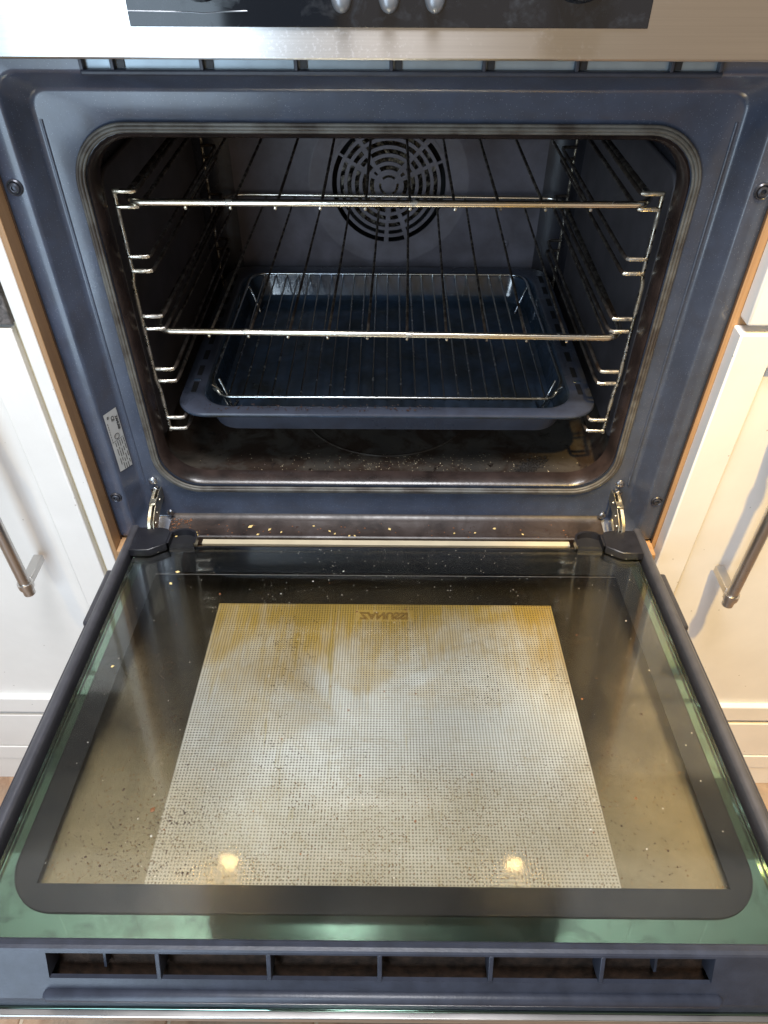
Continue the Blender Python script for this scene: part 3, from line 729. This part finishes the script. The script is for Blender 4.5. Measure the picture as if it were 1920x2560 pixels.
for i in range(1, 6):
    xx = VX0 + pitch * i
    m_ = MB(); a = 0.0014
    m_.add([FP(xx - a, S0 - .01, .0002), FP(xx + a, S0 - .01, .0002), FP(xx + a, S1 + .01, .0002), FP(xx - a, S1 + .01, .0002), FP(xx - a, S0 + .22, -.0145), FP(xx + a, S0 + .22, -.0145), FP(xx + a, S1, -.0145), FP(xx - a, S1, -.0145)],
           [(0, 1, 2, 3), (4, 5, 6, 7), (0, 1, 5, 4), (1, 2, 6, 5), (2, 3, 7, 6), (3, 0, 4, 7)])
    m_.build('vent_divider', M_trim, D, bevel=0.0004)
for xx in (VX0 + pitch * 0.47, VX1 - pitch * 0.47):
    m_ = MB(); a = 0.0008
    m_.add([FP(xx - a, S0 + .2, -.008), FP(xx + a, S0 + .2, -.008), FP(xx + a, S1, -.008), FP(xx - a, S1, -.008), FP(xx - a, S0 + .25, -.0145), FP(xx + a, S0 + .25, -.0145), FP(xx + a, S1, -.0145), FP(xx - a, S1, -.0145)],
           [(0, 1, 2, 3), (4, 5, 6, 7), (0, 1, 5, 4), (1, 2, 6, 5), (2, 3, 7, 6), (3, 0, 4, 7)])
    m_.build('vent_fin', M_trim, D)
MB().tube([FP(-0.2090, 0.885, 0.0002), FP(-0.2070, 0.885, 0.0008), FP(0.2070, 0.885, 0.0008), FP(0.2090, 0.885, 0.0002)], [0.0026, 0.0040, 0.0040, 0.0026], 14).build('trim_ridge', M_trim, D, 60)
box('steel_edge', -0.2970, 0.2970, -0.4245, -0.4200, -0.0500, -0.0440, M_handle, D, 0.0008)
# hinge covers
for s in (-1, 1):
    pl = [(0.2620, 0.0060), (0.2620, -0.0310), (0.2412, -0.0310), (0.2258, -0.0205), (0.2258, -0.0010), (0.2300, 0.0040), (0.2380, 0.0062)]
    cv = MB().prism([(s * a, b) for a, b in pl], 'z', -0.0030, 0.0060)
    o = cv.build('hinge_cover', M_blackpl, D, bevel=0.0008)
    arc = [(0.2258, -0.0195), (0.2258, 0.0000)] + [(0.2120 + 0.0150 * math.cos(a), -0.0060 + 0.0115 * math.sin(a)) for a in [math.radians(t_) for t_ in range(35, 176, 14)]] + [(0.1962, -0.0190)]
    ins = [(0.2240, -0.0195), (0.2240, -0.0010)] + [(0.2118 + 0.0128 * math.cos(a), -0.0066 + 0.0095 * math.sin(a)) for a in [math.radians(t_) for t_ in range(35, 176, 14)]] + [(0.1982, -0.0190)]
    nn = len(arc); wv = []
    for z_ in (-0.003, 0.0055): wv += [(s * a, b, z_) for a, b in arc] + [(s * a, b, z_) for a, b in ins]
    wf = []
    for i in range(nn - 1):
        wf += [(i, i + 1, 2 * nn + i + 1, 2 * nn + i), (nn + i, nn + i + 1, 3 * nn + i + 1, 3 * nn + i), (2 * nn + i, 2 * nn + i + 1, 3 * nn + i + 1, 3 * nn + i)]
    mk('hinge_cover_cup', wv, wf, M_blackpl, D, 40)
    MB().prism([(s * a, b) for a, b in ins], 'z', -0.004, -0.0015).build('cup_floor', M_rubberdark, D)

# ================================================================== RACKS, SHELVES, TRAY
RZ = ((0.3232, 0.3104), (0.2671, 0.2537), (0.2093, 0.1964), (0.1522, 0.1386), (0.0941, 0.0802))
for s, lbl in ((-1, 'wire shelf runner hanging on the dark left cavity wall'), (1, 'wire shelf runner hanging on the lit right cavity wall')):
    root = empty('shelf_runner', (s * 0.2300, 0.052, 0.078)); tag(root, lbl, 'shelf runner', 'shelf runners on the cavity walls')
    def rl(p): return (p[0] - s * 0.2300, p[1] - 0.052, p[2] - 0.078)
    X = s * 0.2300
    MB().tube([rl(p) for p in ((X, 0.052, 0.3245), (X, 0.052, 0.27), (X + s * 0.0, 0.0525, 0.252), (X + s * 0.0025, 0.053, 0.242), (X + s * 0.003, 0.053, 0.140), (X + s * 0.001, 0.0525, 0.128), (X, 0.052, 0.077))], 0.0020, 8).build('front_upright', M_rackf, root, 60)
    MB().tube([rl(p) for p in ((X, 0.385, 0.345), (X, 0.385, 0.077))], 0.0018, 8).build('rear_upright', M_rackf, root, 60)
    for za, zb in RZ:
        for z_ in (za, zb):
            pts = [(X, 0.051, z_), (s * 0.2150, 0.051, z_), (s * 0.2125, 0.0525, z_), (s * 0.2115, 0.057, z_), (s * 0.2115, 0.37, z_), (s * 0.2130, 0.377, z_), (s * 0.2160, 0.379, z_), (X, 0.379, z_)]
            MB().tube([rl(p) for p in pts], 0.0019, 8).build('rung', M_rackw, root, 60)
            MB().tube([rl(p) for p in (pts[0], pts[1], pts[2])], 0.00205, 8).build('rung_tip', M_rackf, root, 60)

def make_shelf(name, zc, rot, label):
    root = empty(name, (0, 0.05, zc)); root.rotation_euler.z = rot
    tag(root, label, 'oven shelf', 'wire oven shelves')
    hw, y1 = 0.2240, 0.374
    fr = []
    fr.append((-hw, 0.030, 0.0015))
    for a in range(0, 91, 15):
        t = math.radians(a); fr.append((-hw + 0.015 * (1 - math.cos(t)) , 0.020 * (1 - math.sin(t)), 0.0015 * (1 - a / 90)))
    full = fr + [(-p[0], p[1], p[2]) for p in reversed(fr)]
    MB().tube(full, 0.0031, 10).build('front_bar', M_bar, root, 60)
    rear = []
    for a in range(0, 91, 15):
        t = math.radians(a); rear.append((-hw + 0.022 * (1 - math.cos(t)), y1 - 0.022 * (1 - math.sin(t)), 0.0))
    full = rear + [(-p[0], p[1], p[2]) for p in reversed(rear)]
    MB().tube(full, 0.0026, 10).build('rear_bar', M_bar, root, 60)
    for s in (-1, 1):
        MB().tube([(s * hw, 0.030, 0.0015), (s * hw, y1 - 0.022, 0.0)], 0.0029, 10).build('side_rod', M_wire, root, 60)
    for i in range(10):
        xx = -0.1715 + 0.0381 * i
        MB().tube([(xx, -0.0012, -0.0042), (xx, 0.01, -0.0040), (xx + 0.0003, y1 * 0.5, -0.0036), (xx, y1 + 0.002, -0.0034)], 0.0014, 8).build('cross_wire', M_wire, root, 60)
        MB().lathe([(0.0013, -0.0012), (0.0013, 0.0), (0.0003, 0.0003)], 10, Matrix.Translation((xx, -0.0012, -0.0042)) @ Matrix.Rotation(PI / 2, 4, 'X')).build('wire_end', M_rackf, root, 60)
    for s in (-1, 1):
        MB().tube([(s * 0.2100, 0.006, -0.0038), (s * 0.2100, y1 - 0.004, -0.0034)], 0.0014, 8).build('cross_wire', M_wire, root, 60)
    return root
make_shelf('oven_shelf', 0.3146, 0.0, 'upper chrome wire shelf near the top of the oven cavity')
make_shelf('oven_shelf', 0.1925, -0.020, 'middle wire shelf with brown-tinged front bar above the roasting tray')

tray = empty('roasting_tray', (0, 0.045, 0.068)); tag(tray, 'dark blue enamel roasting tray with a wide rim in the bottom shelf slot', 'tray')
def tl(hw, y0, y1, r, z): return [(a, b - 0.045, z - 0.068) for a, b in rr2(-hw, hw, y0, y1, r, 8)]
loops = [tl(0.2185, 0.0470, 0.4040, 0.030, 0.0975), tl(0.2205, 0.0455, 0.4055, 0.032, 0.0985), tl(0.2210, 0.0450, 0.4060, 0.032, 0.1010), tl(0.2200, 0.0458, 0.4052, 0.031, 0.1028), tl(0.2175, 0.0480, 0.4030, 0.030, 0.1034),
         tl(0.2010, 0.0590, 0.3900, 0.032, 0.1030), tl(0.1975, 0.0612, 0.3870, 0.032, 0.1018), tl(0.1955, 0.0622, 0.3855, 0.032, 0.0985), tl(0.1900, 0.0660, 0.3790, 0.030, 0.0745), tl(0.1880, 0.0675, 0.3760, 0.028, 0.0700), tl(0.1830, 0.0720, 0.3710, 0.025, 0.0682)]
v_, f_ = loft(loops, True)
tb = mk('tray_body', v_, f_, M_tray, tray, 45, [M_tray, M_trayrim])
for p in tb.data.polygons:
    if p.center.z > 0.0325: p.material_index = 1
md = tb.modifiers.new('solid', 'SOLIDIFY'); md.thickness = 0.0012; md.offset = -1; md.material_offset = 1
for s in (-1, 1):
    for i in range(9):
        y0 = 0.085 + i * 0.034
        x0, x1 = sorted((s * 0.2055, s * 0.2110))
        box('dark_slot_slab', x0, x1, y0 - 0.045, y0 - 0.045 + 0.020, 0.0350, 0.0357, M_dark, tray)  # dark slab laid on the rim, painting the shade of a slot
    x0, x1 = sorted((s * 0.2045, s * 0.2125))
    MB().box(x0, x1, 0.0630, 0.0665, 0.0348, 0.0362).build('rim_bump', M_tray, tray, bevel=0.0008)

gr = empty('grill_trivet', (0, 0.078, 0.070)); tag(gr, 'thin wire grill trivet standing inside the blue roasting tray', 'trivet')
def gl(p): return (p[0], p[1] - 0.078, p[2] - 0.070)
zt = 0.1015
fr = rr2(-0.1880, 0.1880, 0.0790, 0.3850, 0.022, 8)
def lift(a, b):      # front corners sweep upwards
    return zt + (0.010 * max(0, (abs(a) - 0.176) / 0.012) ** 1.5 if b < 0.12 and b > 0.085 else 0.0)
MB().tube([gl((a, b, lift(a, b))) for a, b in fr], 0.0019, 8, True).build('frame_wire', M_grill, gr, 60)
for i in range(23):
    xx = -0.1705 + i * 0.0155
    MB().tube([gl((xx, 0.0785, zt - 0.0022)), gl((xx, 0.10, zt - 0.0028)), gl((xx, 0.36, zt - 0.0028)), gl((xx, 0.3855, zt - 0.0020))], 0.0011, 6).build('grill_wire', M_grill, gr, 60)
for s in (-1, 1):
    for y0 in (0.115, 0.345):
        MB().tube([gl((s * 0.1860, y0, zt)), gl((s * 0.1790, y0 - 0.008, zt - 0.012)), gl((s * 0.1730, y0 - 0.012, 0.0710)), gl((s * 0.1700, y0 + 0.004, 0.0705))], 0.0015, 6).build('foot_wire', M_grill, gr, 60)
    MB().tube([gl((s * 0.1860, 0.092, zt)), gl((s * 0.1875, 0.088, zt + 0.009)), gl((s * 0.1860, 0.084, zt + 0.012)), gl((s * 0.1790, 0.086, zt + 0.004)), gl((s * 0.1745, 0.100, 0.0712))], 0.0014, 6).build('corner_loop', M_grill, gr, 60)

# ================================================================== CABINETS
hs = empty('oven_housing', (0, 0, FZ)); tag(hs, 'oak-edged cabinet carcass framing the built-in oven', 'housing')
def hz(a): return a - FZ
for s in (-1, 1):
    x0, x1 = sorted((s * 0.2960, s * (0.3009 if s < 0 else 0.3135))); box('side_board', x0, x1, -0.0192 if s < 0 else -0.0025, 0.45, 0.0, hz(0.58), M_wood, hs, 0.0008)
    x0, x1 = sorted((s * 0.2945, s * 0.2962)); box('shadow_gap', x0, x1, -0.0012, -0.0004, hz(-0.04), hz(0.44), M_wooddark, hs)
box('bottom_board', -0.2958, 0.2958, -0.0200, 0.45, hz(-0.0520), hz(-0.0345), M_wood, hs, 0.0008)
box('lower_panel', -0.2958, 0.2958, -0.0150, -0.0020, hz(-0.54), hz(-0.0530), M_white, hs, 0.001)

def handle(parent, x, z0, z1, dx, dz):
    h = MB().tube([(x - dx, -0.0600, z0 - dz), (x - dx, -0.0600, z1 - dz)], 0.0062, 20).build('handle', M_handle, parent, 40)
    for zz in (z0 + 0.0135, z1 - 0.0135):
        MB().lathe([(0.0062, -0.004), (0.0080, -0.0038), (0.0082, 0.0), (0.0080, 0.0038), (0.0062, 0.004)], 20, Matrix.Translation((x - dx, -0.0600, zz - dz))).build('handle_collar', M_handle, h, 30)
        MB().box(x - dx - 0.0050, x - dx + 0.0050, -0.0545, -0.0195, zz - dz - 0.0045, zz - dz + 0.0045).build('handle_post', M_handle, h, bevel=0.0006)
    return h
def shaker(parent, name, x0, x1, z0, z1, dz, stile=0.033, panel_in=0.007):
    """door leaf: four frame members and a recessed panel"""
    x0, x1 = sorted((x0, x1))
    d = box(name, x0 + stile + 0.0004, x1 - stile - 0.0004, -0.0200 + panel_in, -0.0020, z0 + stile - dz, z1 - stile - dz, M_white, parent)
    box('stile', x0, x0 + stile, -0.0205, -0.0020, z0 - dz, z1 - dz, M_white, d, 0.0016)
    box('stile', x1 - stile, x1, -0.0205, -0.0020, z0 - dz, z1 - dz, M_white, d, 0.0016)
    box('rail', x0 + stile, x1 - stile, -0.0204, -0.0020, z1 - stile - dz, z1 - dz, M_white, d, 0.0016)
    box('rail', x0 + stile, x1 - stile, -0.0204, -0.0020, z0 - dz, z0 + stile - dz, M_white, d, 0.0016)
    return d
# left cabinet
lc = empty('base_cabinet', (-0.55, 0, FZ)); tag(lc, 'white base cabinet with bar handle left of the oven, brightly lit', 'cabinet', 'white kitchen base cabinets')
LX = -0.55
def bx(name, x0, x1, y0, y1, z0, z1, mat, root, X0, bev=0.0012): return box(name, x0 - X0, x1 - X0, y0, y1, z0 - FZ, z1 - FZ, mat, root, bev)
bx('filler_strip', -0.3138, -0.3010, -0.0200, -0.0030, FZ + 0.01, 0.58, M_white, lc, LX)
d = shaker(lc, 'door', -0.3192 - LX, -0.80 - LX, -0.3565, 0.2335, FZ)
handle(d, -0.3840 - LX, -0.0590, 0.150, 0, FZ)
bx('drawer_front', -0.80, -0.3165, -0.0200, -0.0020, 0.2375, 0.38, M_mottle, lc, LX)
bx('edge_gap', -0.3192, -0.3136, -0.0120, -0.0020, -0.36, 0.58, M_cream, lc, LX, 0)
for k, (za, zb, yy) in enumerate(((-0.4480, -0.3670, -0.0190), (-0.4840, -0.4505, -0.0200), (FZ + 0.0, -0.4855, -0.0185))):
    bx('plinth_board', -0.80, -0.2990, yy, 0.0, za, zb, M_white, lc, LX)
bx('carcass', -0.80, -0.3140, -0.0015, 0.40, FZ + 0.002, 0.38, M_white, lc, LX, 0)
# right cabinet
rc = empty('base_cabinet', (0.55, 0, FZ)); tag(rc, 'cream-lit white base cabinet with drawer and bar handle right of the oven', 'cabinet', 'white kitchen base cabinets')
RX = 0.55
d = shaker(rc, 'door', 0.3000 - RX, 0.80 - RX, -0.3640, 0.2325, FZ)
handle(d, 0.3710 - RX, -0.0690, 0.150, 0, FZ)
bx('drawer_front', 0.3020, 0.80, -0.0200, -0.0020, 0.2400, 0.38, M_white, rc, RX, 0.002)
for k, (za, zb, yy) in enumerate(((-0.4590, -0.3745, -0.0190), (-0.4945, -0.4610, -0.0200), (FZ, -0.4960, -0.0185))):
    bx('plinth_board', 0.2990, 0.80, yy, 0.0, za, zb, M_white, rc, RX)
bx('carcass', 0.3140, 0.80, -0.0015, 0.40, FZ + 0.002, 0.38, M_white, rc, RX, 0)

# ================================================================== CRUMBS
OCT = [(1, 0, 0), (-1, 0, 0), (0, 1, 0), (0, -1, 0), (0, 0, 1), (0, 0, -1)]
OCF = [(0, 2, 4), (2, 1, 4), (1, 3, 4), (3, 0, 4), (2, 0, 5), (1, 2, 5), (3, 1, 5), (0, 3, 5)]
def bit(mb, c, r, long=1.0):
    an = random.uniform(0, PI); ca, sa = math.cos(an), math.sin(an); v = []
    for (a, b, z) in OCT:
        k = random.uniform(0.75, 1.2); a_, b_, z_ = a * r * long * k, b * r * k, z * r * 0.55
        v.append((c[0] + a_ * ca - b_ * sa, c[1] + a_ * sa + b_ * ca, c[2] + z_ + r * 0.45))
    mb.add(v, OCF)
def dp(xl, yl, zl=0.0):        # a point on the lowered door
    c_, s_ = math.cos(DANG), math.sin(DANG); return (xl, -0.03 + yl * c_ + zl * s_, -yl * s_ + zl * c_)
def crumbs(name, label, pts, mat, r0, r1, long=1.0):
    m_ = MB()
    for p in pts: bit(m_, p, random.uniform(r0, r1) * (1.6 if random.random() < 0.08 else 1), long)
    return tag(m_.build(name, mat), label, 'crumbs', None, 'stuff')
U = random.uniform
def gauss_door(n, x0, x1, y0, y1): return [dp(U(x0, x1), U(y0, y1)) for _ in range(n)]
crumbs('dust_specks', 'white dust specks scattered over the lowered glass door', gauss_door(170, -0.24, 0.25, -0.36, -0.018) + gauss_door(150, -0.12, 0.14, -0.10, -0.02), M_dust, 0.00022, 0.0006)
crumbs('charred_specks', 'dark burnt specks peppering the near left of the glass door',
       gauss_door(220, -0.22, 0.22, -0.36, -0.06) + [dp(a, b) for a, b in [(random.gauss(-0.165, 0.045), random.gauss(-0.335, 0.028)) for _ in range(760)] if a > -0.227 and b > -0.360]
       + [dp(a, b) for a, b in [(random.gauss(0.17, 0.04), random.gauss(-0.32, 0.04)) for _ in range(280)] if a < 0.227 and b > -0.360], M_char, 0.00026, 0.00065)
crumbs('toasted_crumbs', 'rust-brown toasted crumbs lying on the glass door and sill', gauss_door(26, -0.2, 0.2, -0.35, -0.06) + [(U(-0.22, 0.22), U(-0.010, 0.012), -0.0200) for _ in range(60)] + [(U(-0.24, -0.215), U(-0.005, 0.016), -0.0190) for _ in range(40)], M_rust, 0.0006, 0.0013)
crumbs('sesame_seeds', 'pale yellow seeds dropped on the sill and door corner', [(x_, y_, -0.0196) for x_, y_ in ((-0.150, 0.004), (-0.128, 0.0), (-0.140, -0.008), (-0.115, -0.004), (-0.080, 0.006), (-0.062, -0.002), (-0.056, -0.006), (-0.04, -0.009), (-0.034, -0.009), (0.004, 0.002), (0.075, -0.004), (0.098, -0.003), (0.12, 0.004), (0.15, -0.005))]
       + [dp(-0.2205, -0.002, 0.0), dp(-0.2005, 0.0035, 0.001), dp(-0.1985, -0.0005, 0.001), dp(-0.2035, 0.003, 0.001), dp(-0.2060, -0.058), dp(-0.2085, -0.075), dp(-0.2330, -0.180)], M_seed, 0.0011, 0.0017, 1.5)
crumbs('cavity_crumbs', 'tiny pale crumbs sprinkled along the front of the oven floor', [(random.gauss(0.02, 0.09), U(0.045, 0.085), 0.0216) for _ in range(320)], M_crumb, 0.00022, 0.0006)
crumbs('charred_crumbs', 'black burnt crumbs and grease bits on the tray rim and oven floor', [(U(-0.19, 0.05), U(0.050, 0.062), 0.1036) for _ in range(130)] + [(U(-0.2, 0.2), U(0.045, 0.10), 0.0216) for _ in range(110)] + [(U(-0.21, 0.21), U(-0.012, 0.014), -0.0200) for _ in range(120)], M_char, 0.0004, 0.0012)
crumbs('burnt_residue', 'black burnt residue clump at the front right of the oven floor', [(0.162 + 0.9 * t_ + random.gauss(0, 0.0045), 0.064 + 0.8 * t_ + random.gauss(0, 0.0035), 0.0214) for t_ in [random.gauss(0, 0.008) for _ in range(420)]], M_soot, 0.0008, 0.0020)
